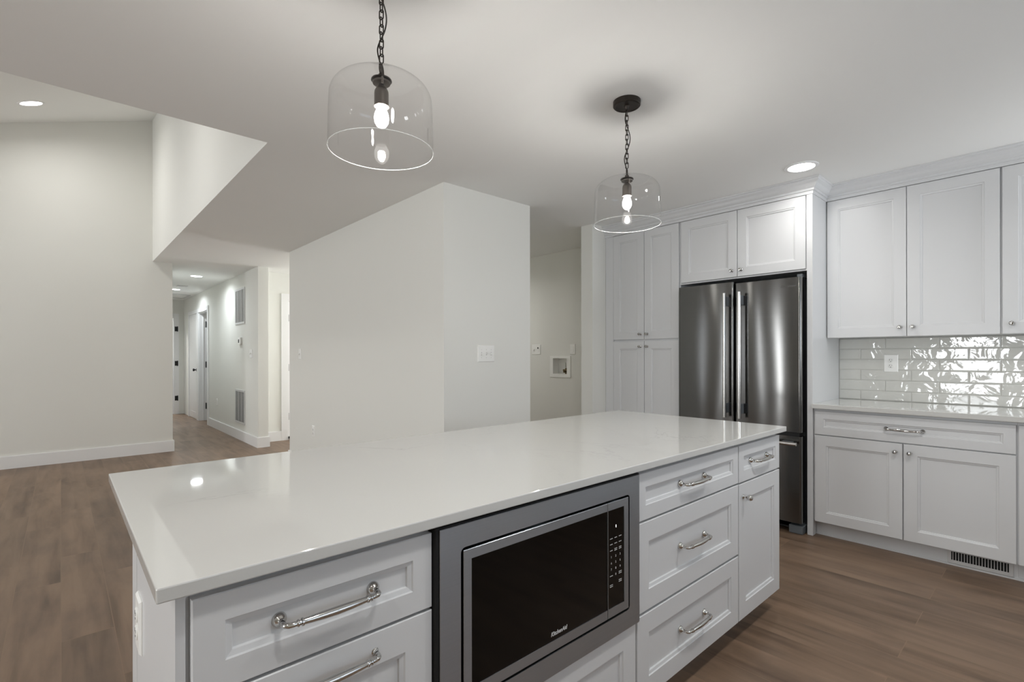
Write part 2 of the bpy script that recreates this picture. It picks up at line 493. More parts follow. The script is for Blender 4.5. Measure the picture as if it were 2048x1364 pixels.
# foyer wall with a white door
st('wall_foyer', MB().box(2.09, 2.47, 7.64, 7.76, 0, CEIL).box(2.47, 3.36, 7.64, 7.76, 2.05, CEIL).box(3.36, 5.5, 7.64, 7.76, 0, CEIL), M['wall'])
# foyer outer wall with the sidelight opening
st('wall_entry', MB().box(5.38, 5.5, 6.017, 6.35, 0, CEIL).box(5.38, 5.5, 7.25, 7.64, 0, CEIL).box(5.38, 5.5, 6.35, 7.25, 2.25, CEIL).box(5.38, 5.5, 6.35, 7.25, 0, 0.30), M['wall'])
# block between kitchen and foyer (the closet with the three switches)
w = MB().box(1.968, 2.80, 2.876, 6.017, 0, CEIL).box(2.80, 5.5, 5.90, 6.017, 0, CEIL)
st('wall_closet', w, M['wall'])
# laundry niche back wall (recess for the washer box cut out) and stub wall
LX = 4.29
w = MB().box(LX, LX + 0.12, 3.017, 3.79, 0, CEIL).box(LX, LX + 0.12, 4.025, 5.90, 0, CEIL)
w.box(LX, LX + 0.12, 3.79, 4.025, 0, 1.01).box(LX, LX + 0.12, 3.79, 4.025, 1.205, CEIL).box(LX + 0.1, LX + 0.12, 3.79, 4.025, 1.01, 1.205)
st('wall_laundry', w, M['wall'])
st('wall_stub', MB().box(3.605, LX + 0.11, 2.885, 3.017, 0, CEIL), M['wall'])
# right (fridge) wall
WX = 4.40
st('wall_right', MB().box(WX, WX + 0.12, -1.75, 2.885, 0, CEIL), M['wall'])
# wall behind the camera with the sink window and one added for ceiling light
st('wall_back', MB().box(-4.3, 0.5, -1.75, -1.63, 0, CEIL).box(2.2, 3.62, -1.75, -1.63, 0, CEIL).box(4.28, 4.40, -1.75, -1.63, 0, CEIL).box(3.62, 4.28, -1.75, -1.63, 0, 1.12).box(3.62, 4.28, -1.75, -1.63, 2.15, CEIL).box(0.5, 2.2, -1.75, -1.63, 0, 1.10).box(0.5, 2.2, -1.75, -1.63, 2.2, CEIL), M['wall'])
# left outer wall with the glass doors and the tall living room windows, plus one added for fill
w = MB().box(-4.42, -4.3, -1.75, 0.75, 0, 2.8).box(-4.42, -4.3, 0.75, 1.6, 2.3, 2.8).box(-4.42, -4.3, 0.75, 1.6, 0, 0.3)
ye = 1.6
for yc in (3.80, 4.77, 6.02):
    w.box(-4.42, -4.3, ye, yc - .175, 0, 2.8).box(-4.42, -4.3, yc - .175, yc + .175, 0, .3).box(-4.42, -4.3, yc - .175, yc + .175, 2.2, 2.8)
    ye = yc + .175
w.box(-4.42, -4.3, ye, 6.55, 0, 2.8).box(-4.42, -4.3, 7.55, 7.87, 0, 2.8).box(-4.42, -4.3, 6.55, 7.55, 0, .6).box(-4.42, -4.3, 6.55, 7.55, 2.3, 2.8)
st('wall_left', w, M['wall'])


def window(n, F, u0, u1, v0, v1, cols, rows):
    f = MB(); du, dv, dw = fdir(F)
    def bx(a0, a1, b0, b1, w0=0.02, w1=-0.05):
        p, q = F(a0, b0, w0), F(a1, b1, w1); f.box(p.x, q.x, p.y, q.y, p.z, q.z)
    bx(u0 - .09, u0 + .04, v0 - .09, v1 + .09); bx(u1 - .04, u1 + .09, v0 - .09, v1 + .09)
    bx(u0 + .04, u1 - .04, v0 - .09, v0 + .04); bx(u0 + .04, u1 - .04, v1 - .04, v1 + .09)
    for i in range(1, cols): a = u0 + (u1 - u0) * i / cols; bx(a - .025, a + .025, v0, v1, -0.005)
    for i in range(1, rows): b = v0 + (v1 - v0) * i / rows; bx(u0, u1, b - .015, b + .015, -0.005)
    o = st('window_%d' % n, f, M['trim'])
    g = MB(); p, q = F(u0, v0, -0.028), F(u1, v1, -0.034); g.box(p.x, q.x, p.y, q.y, p.z, q.z)
    g.build('pane', M['pane'], o)


window(1, face_north(-1.63), -2.2, -0.5, 1.10, 2.2, 2, 1)
window(8, face_north(-1.63), -4.28, -3.62, 1.12, 2.15, 1, 1)  # made-up window for the ceiling fill lamp on the right
window(2, lambda u, v, w: Vector((-4.3 + w, u, v)), 0.75, 1.6, 0.3, 2.3, 1, 1)
window(3, lambda u, v, w: Vector((-4.3 + w, u, v)), 6.55, 7.55, 0.6, 2.3, 1, 2)  # made-up window for the lamp that fills gable and vault
for k_, y_ in enumerate((3.80, 4.77, 6.02)): window(5 + k_, lambda u, v, w: Vector((-4.3 + w, u, v)), y_ - .175, y_ + .175, 0.3, 2.2, 1, 1)
window(4, face_west(5.38), -7.25, -6.35, 0.3, 2.25, 1, 2)

# baseboards
BB = 0.14
def bboard(name, x0, x1, y0, y1):
    m = MB().box(x0, x1, y0, y1, 0, BB - 0.006)
    # small eased top
    m.box(x0 + (0.003 if x1 - x0 < .05 else 0), x1 - (0.003 if x1 - x0 < .05 else 0), y0 + (0.003 if y1 - y0 < .05 else 0), y1 - (0.003 if y1 - y0 < .05 else 0), BB - 0.006, BB)
    return st(name, m, M['trim'])


bboard('baseboard_far', -4.3, 1.093, 7.731, 7.747)
bboard('baseboard_hall_left', 1.077, 1.093, 7.747, 12.66)
bboard('baseboard_hall_right', 1.946, 1.962, 7.224, 10.215)
bboard('baseboard_hall_corner', 1.9621, 2.106, 7.224, 7.2399)
bboard('baseboard_hall_foyer', 2.0901, 2.106, 7.24, 7.625)
bboard('baseboard_foyer', 2.09, 2.38, 7.624, 7.6399)
bboard('baseboard_closet_left', 1.952, 1.968, 2.86, 6.03)
bboard('baseboard_closet_front', 1.9681, 2.816, 2.86, 2.876)
bboard('baseboard_laundry', LX - 0.016, LX, 3.02, 5.9)


# ------------------------------------------------------------------ doors and casings
def hinge(parent, x, y, z, dx, dy):
    m = MB().tube([(x, y, z - .05), (x, y, z + .05)], 0.010, 10)
    m.box(x, x + dx, y, y + dy, z - .05, z + .05)
    m.tube([(x, y, z + .05), (x, y, z + .058)], 0.006, 8).tube([(x, y, z - .058), (x, y, z - .05)], 0.006, 8)
    return m.build('hinge', M['black'], parent, smooth=True)


def round_knob(parent, p, axis, m=None):
    a = Vector(axis)
    mb = MB().lathe([(0.0, 0.0), (0.028, 0.0), (0.028, 0.006), (0.011, 0.010), (0.010, 0.028), (0.022, 0.036), (0.028, 0.048), (0.024, 0.060), (0, 0.066)], p, axis, 20)
    return mb.build('door_knob', m or M['black'], parent, smooth=True)


# casing of the hall side doorway (in wall X = 1.962)
d = MB()
d.box(1.944, 1.962, H0 - .082, H0 - .004, 0, HZ + .082).box(1.944, 1.962, H1 + .004, H1 + .082, 0, HZ + .082).box(1.944, 1.962, H0 - .004, H1 + .004, HZ + .004, HZ + .082)
d.box(1.962, 2.09, H0 - .001, H0 + .014, 0, HZ).box(1.962, 2.09, H1 - .014, H1 + .001, 0, HZ).box(1.962, 2.09, H0, H1, HZ - .014, HZ + .001)
d.box(2.02, 2.035, H1 - .026, H1 - .014, 0, HZ)
d1 = st('door_1', d, M['trim'])
for z in (0.34, 1.08, 1.80):
    hinge(d1, 1.934, H0 + .012, z, 0.008, 0.05)
# leaf of that door, swung open into the side room
lf = MB().box(2.095, 2.84, H0 + .016, H0 + .052, 0.01, HZ - .02)
lf.build('door_leaf', M['trim'], d1)

# closed door farther along the same wall
d = MB().box(1.944, 1.962, 11.160, 11.225, 0, 2.13).box(1.944, 1.962, 12.02, 12.09, 0, 2.13).box(1.944, 1.962, 11.225, 12.02, 2.06, 2.13)
d2 = st('door_2', d, M['trim'])
lf = MB().rings(face_west(1.957), -12.015, -11.23, 0.012, 2.055, [(0, 0), (.12, 0), (.13, -.003)], -0.004).build('door_leaf', M['trim'], d2)
round_knob(d2, (1.957, 11.29, 0.965), (-1, 0, 0))

# doorway in the hall end wall
d = MB()
d.box(1.79, 1.87, 12.642, 12.66, 0, 2.05).box(1.078, 1.87, 12.642, 12.66, 2.05, 2.135)
d.box(1.776, 1.79, 12.65, 12.79, 0, 2.036).box(1.0, 1.79, 12.65, 12.79, 2.036, 2.0499)
d3 = st('door_3', d, M['trim'])
for z in (0.34, 1.08, 1.81): hinge(d3, 1.845, 12.636, z, -0.05, 0.01)
# its panelled leaf, open into the bright room
lf = MB()
fr = lambda u, v, w: Vector((1.70 - w, u, v))
lf.box(1.70, 1.735, 12.80, 13.58, 0.012, 2.03)
for a, b in ((0.16, 0.86), (1.02, 1.90)):
    lf.rings(lambda u, v, w: Vector((1.6995 - w, u, v)), 12.92, 13.46, a, b, [(0.0, 0.0), (0.02, 0.006), (0.04, -0.004), (0.05, 0.004)], -0.002)
lf.build('door_leaf', M['trim'], d3)

# foyer door, closed, with casing
d = MB()
d.box(2.38, 2.462, 7.622, 7.64, 0, 2.14).box(3.368, 3.45, 7.622, 7.64, 0, 2.14).box(2.462, 3.368, 7.622, 7.64, 2.058, 2.14)
d.box(2.462, 2.484, 7.63, 7.72, 0, 2.036).box(3.346, 3.368, 7.63, 7.72, 0, 2.036).box(2.462, 3.368, 7.63, 7.72, 2.036, 2.058)
d4 = st('door_4', d, M['trim'])
MB().rings(face_south(7.66), 2.487, 3.343, 0.012, 2.034, [(0.0, 0.0), (0.12, 0.0), (0.13, -0.006)], -0.035).build('door_leaf', M['trim'], d4)
for z in (0.34, 1.06, 1.79): hinge(d4, 2.484, 7.654, z, 0.012, 0.006)
MB().box(2.478, 2.50, 7.612, 7.63, 0.02, 0.05).build('door_stop', M['black'], d4)


# ------------------------------------------------------------------ cabinets
def shaker(F, u0, u1, v0, v1, name, parent, s=0.066, th=0.02):
    p = [(0.0, -0.0018), (0.0018, 0.0), (s, 0.0), (s + .002, -.0035), (s + .011, -.0055), (s + .0125, -.0105)]
    return MB().rings(F, u0, u1, v0, v1, p, -th).build(name, M['cab'], parent)


def pull(F, u, v, parent, half=0.089, k=1.0):
    """bow pull: two rosettes, curved necks with beads, bar that swells in the middle"""
    mb = MB(); du, dv, dw = fdir(F)
    for sgn in (-1, 1):
        mb.lathe([(0, -0.010), (0.0120, -0.010), (0.0128, 0.001), (0.0120, 0.005), (0.0095, 0.009), (0.0060, 0.012), (0.0048, 0.014), (0.0045, 0.018)], F(u + sgn * half, v, 0), dw, 20)
    path = [(-1, .014, .0046), (-1.005, .022, .0048), (-.985, .029, .0050), (-.93, .0335, .0052), (-.86, .035, .0047), (-.80, .0355, .0044),
            (-.775, .0356, .0066), (-.755, .0357, .0066), (-.74, .0358, .0046), (-.715, .036, .0046), (-.70, .036, .0072), (-.67, .036, .0072), (-.655, .036, .0055),
            (-.5, .037, .0062), (-.25, .038, .0072), (0, .0385, .0077)]
    full = path + [(-a, b, r) for a, b, r in path[-2::-1]]
    mb.tube([F(u + a * half, v - 0.001, b) for a, b, r in full], [r for a, b, r in full], 14)
    return mb.build('handle', M['chrome'], parent, smooth=True)


def knob(F, u, v, parent, scale=1.0):
    du, dv, dw = fdir(F)
    pr = [(0, -.008), (.0095, -.008), (.0098, .002), (.0075, .004), (.0042, .006), (.0038, .013), (.0060, .016), (.0100, .021), (.0128, .027), (.0125, .033), (.0085, .0385), (0, .040)]
    return MB().lathe([(r * scale, h * scale) for r, h in pr], F(u, v, 0), dw, 22).build('knob', M['chrome'], parent, smooth=True)


def drawer(F, u0, u1, v0, v1, parent, s=0.05, handle=True, vh=None):
    d = shaker(F, u0, u1, v0, v1, 'drawer', parent, s)
    if handle:
        pull((lambda F: lambda a, b, w: F(a, b, w - 0.0105))(F), (u0 + u1) / 2, (v0 + v1) / 2 if vh is None else vh, d)
    return d


def door(F, u0, u1, v0, v1, parent, ku=None, kv=None, s=0.066):
    d = shaker(F, u0, u1, v0, v1, 'door', parent, s)
    if ku is not None: knob(F, ku, kv, d)
    return d


# ---- island. front faces -Y at Y = IY
IY = 0.919
F = face_south(IY)
ZB, ZT = 0.102, 0.8605
BY0, BY1 = 0.940, 1.530


def island_body(parent, x0, x1, hole=None):
    if hole:
        z0, z1 = hole
        MB().box(x0, x1, BY0, BY1, ZB, z0).box(x0, x0 + .018, BY0, BY1, z0, ZT).box(x1 - .018, x1, BY0, BY1, z0, ZT).box(x0, x1, BY1 - .02, BY1, z0, ZT).box(x0, x1, BY0 + .03, BY1, ZT - .02, ZT).build('body', M['cab'], parent)
    else:
        MB().box(x0, x1, BY0, BY1, ZB, ZT).build('body', M['cab'], parent)
    MB().box(x0, x1, BY0 + .07, BY1, 0, ZB).build('toe_kick', M['cab'], parent)


t = thing('base_cabinet', 'white island cabinet with three drawers below the counter corner nearest the camera', 'cabinet', (0.375, 1.2, 0))
island_body(t, 0.146, 0.600)
for a, b, h in ((0.684, 0.844, 0.768), (0.394, 0.678, 0.640), (0.102, 0.388, 0.35)):
    dd = drawer(F, 0.152, 0.597, a, b, t, 0.066 if b - a > 0.2 else 0.047, True, h if b - a > .2 else None)
t = thing('base_cabinet', 'white island cabinet holding the built-in microwave over a drawer', 'cabinet', (0.987, 1.2, 0))
island_body(t, 0.600, 1.372, (0.375, ZT))
shaker(F, 0.606, 1.364, 0.102, 0.376, 'drawer', t, 0.066)
t = thing('base_cabinet', 'white three-drawer island cabinet right of the microwave', 'cabinet', (1.745, 1.2, 0))
island_body(t, 1.372, 2.122)
for a, b, h in ((0.689, 0.844, None), (0.390, 0.682, 0.542), (0.102, 0.381, 0.241)):
    drawer(F, 1.374, 2.117, a, b, t, 0.066 if b - a > .2 else 0.047, True, h)
t = thing('base_cabinet', 'narrow white island cabinet with one small drawer over a knobbed door', 'cabinet', (2.35, 1.2, 0))
island_body(t, 2.122, 2.560)
drawer(F, 2.125, 2.571, 0.687, 0.844, t, 0.047)
door(F, 2.125, 2.571, 0.102, 0.680, t, 2.165, 0.624)
# island end panel (left) and back panel
e = MB().box(0.132, 0.1455, 0.930, 1.455, 0, ZT).build('side_panel', M['cab'])
tag(e, 'white finished side panel with outlet on the left end of the island', 'panel')
e = MB().box(0.132, 2.574, 1.4625 + .07, 1.553, 0, ZT).box(0.132, 0.1455, 1.4595, 1.5325, 0, ZT).build('back_panel', M['cab'])
tag(e, 'white back panel of the island under the counter overhang', 'panel')
e = MB().box(2.5605, 2.574, 0.942, 1.531, .102, ZT).box(2.5605, 2.574, 1.012, 1.531, 0, .102).build('side_panel', M['cab'])
tag(e, 'white side panel on the fridge end of the island', 'panel')
# island worktop
w = MB().box(0.1037, 2.603, 0.897, 1.8776, 0.8607, 0.8845, 0.0025)
o = w.build('countertop', M['quartz'])
tag(o, 'long white veined quartz worktop on the island', 'countertop')

# ---- outlets and switches
def outlet(name, F, u, v, label, wd=0.072, ht=0.118, group=None):
    t = thing(name, label, 'outlet', F(u, v, 0), group)
    MB().rings(F, u - wd / 2, u + wd / 2, v - ht / 2, v + ht / 2, [(0, .002), (.004, .0065)], 0.0).build('cover_plate', M['plastic'], t)
    for dz in (-0.0195, 0.0195):
        r = MB().lathe([(0, .006), (.0165, .006), (.0165, .0085), (.015, .0095), (0, .0095)], F(u, v + dz, 0), fdir(F)[2], 24).build('receptacle', M['plastic'], t, smooth=True)
        s = MB()
        for a, hh in ((-.006, .0042), (.006, .0034)):
            p, q = F(u + a - .001, v + dz + .001, .0094), F(u + a + .001, v + dz + .001 + hh * 2, .0100)
            s.box(p.x, q.x, p.y, q.y, p.z, q.z)
        s.lathe([(0, .0094), (.0026, .0094), (.0026, .0100), (0, .0100)], F(u, v + dz - .007, 0), fdir(F)[2], 12)
        s.build('slot', M['slot'], r)
    MB().lathe([(0, .0065), (.0028, .0065), (.002, .0078), (0, .0078)], F(u, v, 0), fdir(F)[2], 12).build('screw', M['plastic'], t)
    return t


def switch(F, u, v, gangs, label, wd=None, ht=0.118, cat='light switch', rocker=False):
    wd = wd or (0.072 + 0.046 * (gangs - 1))
    t = thing('light_switch', label, cat, F(u, v, 0))
    MB().rings(F, u - wd / 2, u + wd / 2, v - ht / 2, v + ht / 2, [(0, .002), (.004, .0065)], 0.0).build('cover_plate', M['plastic'], t)
    for g in range(gangs):
        a = u + (g - (gangs - 1) / 2) * 0.046
        if rocker:
            p, q = F(a - .0165, v - .033, .006), F(a + .0165, v + .033, .009)
            MB().box(p.x, q.x, p.y, q.y, p.z, q.z, .0008).build('rocker', M['plastic'], t)
        else:
            up = 1 if g % 2 else -1
            mb = MB()
            p, q = F(a - .005, v - .012, .0060), F(a + .005, v + .012, .0070); mb.box(p.x, q.x, p.y, q.y, p.z, q.z)
            mb.build('toggle_slot', M['slot'] if False else M['grille'], t)
            pts = [F(a - .0045, v - .006, .0065), F(a + .0045, v - .006, .0065), F(a + .0045, v + .006, .0065), F(a - .0045, v + .006, .0065)]
            MB().prism(pts, F(0, up * .008, .014) - F(0, 0, 0)).build('toggle', M['plastic'], t)
        for dz in (-.030, .030):
            if not rocker: MB().lathe([(0, .0062), (.003, .0062), (.0022, .0076), (0, .0076)], F(a, v + dz, 0), fdir(F)[2], 12).build('screw', M['grille'], t)
    return t


outlet('wall_outlet', lambda u, v, w: Vector((0.132 - w, -u, v)), -1.385, 0.633, 'white outlet on the left end panel of the island')
outlet('wall_outlet', face_west(4.388), -0.822, 1.170, 'white outlet set in the glossy tile backsplash', 0.083, 0.125)
outlet('wall_outlet', face_west(1.968), -5.276, 0.439, 'white outlet low on the closet wall above the island edge')
outlet('wall_outlet', face_west(1.962), -9.585, 0.457, 'white outlet low on the hall wall beside the dark-hinged doorway')
switch(face_west(1.968), -5.67, 1.252, 1, 'single white light switch at the far edge of the closet wall')
switch(face_south(2.876), 2.342, 1.244, 3, 'white triple light switch on the closet wall end facing the island', 0.158, 0.122)
switch(face_west(1.962), -7.56, 1.262, 2, 'white double light switch near the hall corner below the thermostat')
switch(face_west(LX), -3.716, 1.301, 1, 'white rocker switch right of the washer valve box in the laundry', 0.078, 0.118, rocker=True)
# washer outlet plate: cable + receptacle
F2 = face_west(LX)
t = thing('wall_outlet', 'white double plate with switch and round outlet, left in the laundry', 'outlet', F2(-4.296, 1.303, 0))
MB().rings(F2, -4.371, -4.221, 1.243, 1.363, [(0, .002), (.004, .0065)], 0.0).build('cover_plate', M['plastic'], t)
MB().prism([F2(-4.338, 1.297, .0065), F2(-4.326, 1.297, .0065), F2(-4.326, 1.309, .0065), F2(-4.338, 1.309, .0065)], F2(0, -.008, .014) - F2(0, 0, 0)).build('toggle', M['plastic'], t)
for dv in (-.019, .019):
    r = MB().lathe([(0, .006), (.0165, .006), (.0165, .0085), (0, .009)], F2(-4.262, 1.303 + dv, 0), fdir(F2)[2], 20).build('receptacle', M['plastic'], t, smooth=True)
MB().lathe([(0, .009), (.011, .009), (.011, .010), (0, .010)], F2(-4.262, 1.322, 0), fdir(F2)[2], 16).build('socket_hole', M['slot'], t)

# washer valve box in the laundry
t = thing('washer_valve_box', 'white recessed washer valve box with a brass valve in the laundry', 'valve box', F2(-3.907, 0.98, 0))
fr = MB()
for a0, a1, b0, b1 in ((-4.065, -4.015, .978, 1.226), (-3.80, -3.745, .978, 1.226), (-4.015, -3.80, .978, 1.018), (-4.015, -3.80, 1.198, 1.226)):
    p, q = F2(a0, b0, 0), F2(a1, b1, .008); fr.box(p.x, q.x, p.y, q.y, p.z, q.z)
fr.build('frame', M['plastic'], t)
bx = MB()
p, q = F2(-4.022, 1.013, -.095), F2(-3.793, 1.202, -.09); bx.box(p.x, q.x, p.y, q.y, p.z, q.z)
for a0, a1, b0, b1 in ((-4.022, -4.015, 1.013, 1.202), (-3.80, -3.793, 1.013, 1.202), (-4.015, -3.80, 1.013, 1.018), (-4.015, -3.80, 1.198, 1.202)):
    p, q = F2(a0, b0, -.095), F2(a1, b1, 0); bx.box(p.x, q.x, p.y, q.y, p.z, q.z)
bx.build('box', M['plastic'], t)
v = MB().tube([F2(-3.845, 1.018, -.03), F2(-3.845, 1.085, -.03)], [.013, .010], 12).tube([F2(-3.885, 1.062, -.03), F2(-3.805, 1.062, -.03)], .011, 12)
v.tube([F2(-3.845, 1.045, -.03), F2(-3.845, 1.045, .006)], .013, 12)
v = v.build('valve', M['brass'], t, smooth=True)
MB().tube([F2(-3.845, 1.085, -.03), F2(-3.848, 1.150, -.026)], [.008, .005], 10).build('valve_lever', M['chrome'], v, smooth=True)

# ---- microwave with trim kit
t = thing('microwave', 'built-in stainless microwave with black glass door in the island', 'microwave', (0.987, 0.93, 0.381))
X0, X1, Z0, Z1 = 0.608, 1.366, 0.381, 0.850
MX0, MX1, MZ0, MZ1 = 0.671, 1.305, 0.447, 0.790
FS = face_south(0.905)


def rframe(F, o, i, w0, w1, mb=None, r=0.012, seg=4):
    """flat frame with rounded inner opening: o,i = (u0,u1,v0,v1)"""
    mb = mb or MB()
    def loop(q, rr, w):
        pts = []
        for cx, cy, a0 in ((q[1] - rr, q[2] + rr, -PI / 2), (q[1] - rr, q[3] - rr, 0), (q[0] + rr, q[3] - rr, PI / 2), (q[0] + rr, q[2] + rr, PI)):
            for k in range(seg + 1):
                a = a0 + PI / 2 * k / seg
                pts.append(mb.bm.verts.new(F(cx + rr * math.cos(a), cy + rr * math.sin(a), w)))
        return pts
    L = [loop(o, 0.0008, w0), loop(o, 0.0008, w1 - .001), loop((o[0] + .001, o[1] - .001, o[2] + .001, o[3] - .001), .0008, w1), loop(i, r, w1), loop(i, r, w0)]
    n = len(L[0])
    for k in range(5):
        a, b = L[k], L[(k + 1) % 5]
        for j in range(n): mb.bm.faces.new((a[j], a[(j + 1) % n], b[(j + 1) % n], b[j]))
    return mb


rframe(FS, (X0, X1, Z0, Z1), (MX0 - .007, MX1 + .007, MZ0 - .007, MZ1 + .007), -0.003, 0.0).build('trim_frame', M['steelflat'], t)
MB().box(MX0 - .03, MX1 + .03, 0.941, 1.36, MZ0 - .02, MZ1 + .02).build('oven_body', M['black'], t)
rframe(FS, (0.5995, X1 + .003, Z0 - .001, Z1 + .004), (MX0 - .008, MX1 + .008, MZ0 - .008, MZ1 + .008), -0.034, -0.0035).build('gap_shade_frame', M['dark'], t)  # black frame standing in for the shaded gap around the trim
xs = 1.200
dr = rframe(FS, (MX0, xs - .0012, MZ0, MZ1), (0.6935, xs - .0013 - .0005, 0.474, 0.767), -0.026, 0.001, r=0.0006).build('oven_door', M['steelflat'], t)
MB().box(0.693, xs - .0012, 0.9055, 0.925, 0.473, 0.768).build('glass', M['blackglass'], dr)
cp = rframe(FS, (xs + .0012, MX1, MZ0, MZ1), (xs + .0018, 1.281, 0.474, 0.767), -0.026, 0.001, r=0.0006).build('control_panel', M['steelflat'], t)
MB().box(xs + .0012, 1.2815, 0.9055, 0.925, 0.473, 0.768).build('panel_glass', M['blackglass'], cp)


def text_mesh(name, body, F, u, v, size, m, parent, w=0.0005, bold=0.0, italic=0.0, depth=0.0004, align='CENTER', sx=1.0):
    cu = bpy.data.curves.new(name, 'FONT'); cu.body = body; cu.size = size
    cu.align_x = align; cu.align_y = 'CENTER'; cu.offset = bold; cu.shear = italic; cu.extrude = depth; cu.resolution_u = 3
    tmp = bpy.data.objects.new('tmp', cu); COL.objects.link(tmp)
    bpy.context.view_layer.update()
    me = bpy.data.meshes.new_from_object(tmp.evaluated_get(bpy.context.evaluated_depsgraph_get()))
    bpy.data.objects.remove(tmp); bpy.data.curves.remove(cu)
    off = Vector((0, 0, 0)); p = parent
    while p is not None: off += p.location; p = p.parent
    for vt in me.vertices:
        c = vt.co.copy(); vt.co = F(u + c.x * sx, v + c.y, w + c.z) - off
    me.materials.clear(); me.materials.append(m); me.name = name
    o = bpy.data.objects.new(name, me); COL.objects.link(o); o.parent = parent
    return o


text_mesh('brand_lettering', 'KitchenAid', FS, 0.987, 0.492, 0.0150, M['ink'], dr, 0.0003, 0.0003, 0.25, sx=0.92)
# display mark and keypad legends
MB().box(1.2405, 1.2425, 0.9045, 0.9052, 0.7105, 0.7185).build('display', emis('lit_display', (1, 1, 1, 1), 1.5), cp)
rows = [0.681, 0.664, 0.6455]
for r_, z in enumerate(rows):
    for c_, x in enumerate((1.218, 1.240, 1.262)):
        mb = MB()
        for k in ((0,) if r_ < 2 or c_ == 0 else (-.0024, .0024)):
            wdt = (0.0065, 0.006, 0.0065)[(r_ + c_) % 3]
            for j in range(4):
                a = x - wdt + j * wdt * .52
                mb.box(a, a + wdt * .36, 0.9045, 0.9053, z + k - .0010, z + k + .0010)
        mb.build('key_legend', M['ink'], cp)
for i, ch in enumerate('123456789'):
    text_mesh('key_digit', ch, FS, (1.218, 1.240, 1.262)[i % 3], 0.6255 - 0.0185 * (i // 3), 0.0095, M['ink'], cp, -0.0002)
text_mesh('key_digit', '0', FS, 1.240, 0.570, 0.0095, M['ink'], cp, -0.0002)
for x, z, n in ((1.218, 0.570, 1), (1.262, 0.573, 2), (1.262, 0.548, 2), (1.218, 0.543, 2)):
    mb = MB()
    for k in range(n):
        for j in range(4):
            mb.box(x - .007 + j * .0037, x - .007 + j * .0037 + .0026, 0.9045, 0.9053, z - .001 - k * .005, z + .001 - k * .005)
    mb.build('key_legend', M['ink'], cp)

# ---- fridge wall. fronts face -X at X = PX, u = -Y
PX = 3.795
FW = face_west(PX)
# tall side panel between fridge and counter
o = MB().box(PX, WX - .001, 1.143, 1.177, 0, 2.335).build('side_panel', M['cab'])
tag(o, 'tall white side panel between refrigerator and wall counter', 'panel')
# base cabinets
t = thing('base_cabinet', 'white wall base cabinet with one wide drawer over two doors', 'cabinet', (4.1, 0.65, 0))
MB().box(PX + .02, WX - .001, 0.164, 1.142, .102, .869).build('body', M['cab'], t)
MB().box(3.87, WX - .001, 0.164, 1.142, 0.0, .102).box(3.863, 3.87, 0.164, 1.142, 0.0, 0.009).build('toe_kick', M['cab'], t)
drawer(FW, -1.131, -0.168, .694, .851, t, 0.050, True)
door(FW, -1.131, -0.656, .104, .688, t, -0.690, .637)
door(FW, -0.650, -0.168, .104, .688, t, -0.620, .637)
t = thing('base_cabinet', 'white wall base cabinet at the right picture edge, knob at its left', 'cabinet', (4.1, -0.1, 0))
MB().box(PX + .02, WX - .001, -0.90, 0.1635, .102, .869).build('body', M['cab'], t)
MB().box(3.87, WX - .001, -0.90, 0.1635, 0.0, .102).box(3.862, 3.87, -0.90, 0.1635, 0.0, 0.016).build('toe_kick', M['cab'], t)
door(FW, -0.159, 0.30, .104, .851, t, -0.118, .80)
shaker(FW, 0.306, 0.88, .104, .851, 'door', t)
# wall worktop
o = MB().box(3.757, WX - .001, 0.13 - 1.75, 1.1425, .870, .901, .003).build('countertop', M['quartz'])
tag(o, 'white quartz worktop along the tiled wall beside the refrigerator', 'countertop')
# upper cabinets
UX = 4.085
FU = face_west(UX)
t = thing('wall_cabinet', 'white two-door wall cabinet above the tile backsplash', 'cabinet', (4.2, 0.69, 1.352))
MB().box(UX + .02, WX - .001, 0.2415, 1.1425, 1.355, 2.335).build('body', M['cab'], t)
door(FU, -1.136, -0.684, 1.352, 2.328, t, -0.717, 1.412)
door(FU, -0.681, -0.247, 1.352, 2.328, t, -0.650, 1.412)
t = thing('wall_cabinet', 'white wall cabinet cut by the right picture edge', 'cabinet', (4.2, 0.0, 1.352))
MB().box(UX + .02, WX - .001, -0.60, 0.2410, 1.355, 2.335).build('body', M['cab'], t)
door(FU, -0.237, 0.16, 1.352, 2.328, t, -0.198, 1.412)
shaker(FU, 0.163, 0.58, 1.352, 2.328, 'door', t)
# cabinet over the refrigerator
t = thing('wall_cabinet', 'deep white two-door cabinet above the stainless refrigerator', 'cabinet', (4.1, 1.65, 1.81))
MB().box(PX + .02, WX - .001, 1.1775, 2.1255, 1.812, 2.335).build('body', M['cab'], t)
door(FW, -2.112, -1.655, 1.824, 2.328, t, -1.690, 1.872)
door(FW, -1.651, -1.186, 1.824, 2.328, t, -1.622, 1.872)
MB().box(3.808, PX + .0199, 1.1775, 2.1255, 1.812, 1.822).build('bottom_rail', M['cab'], t)
# pantry
t = thing('pantry_cabinet', 'tall white pantry cabinet with four doors left of the refrigerator', 'cabinet', (4.1, 2.5, 0))
MB().box(PX + .02, WX - .001, 2.126, 2.882, .102, 2.335).build('body', M['cab'], t)
MB().box(3.87, WX - .001, 2.126, 2.882, 0, .102).build('toe_kick', M['cab'], t)
door(FW, -2.792, -2.467, 1.372, 2.328, t, -2.500, 1.417)
door(FW, -2.463, -2.134, 1.372, 2.328, t, -2.433, 1.417)
door(FW, -2.792, -2.467, .104, 1.356, t, -2.500, 1.308)
door(FW, -2.463, -2.134, .104, 1.356, t, -2.433, 1.308)
MB().box(PX + .004, PX + .02, 2.795, 2.882, .102, 2.335).build('filler_strip', M['cab'], t)

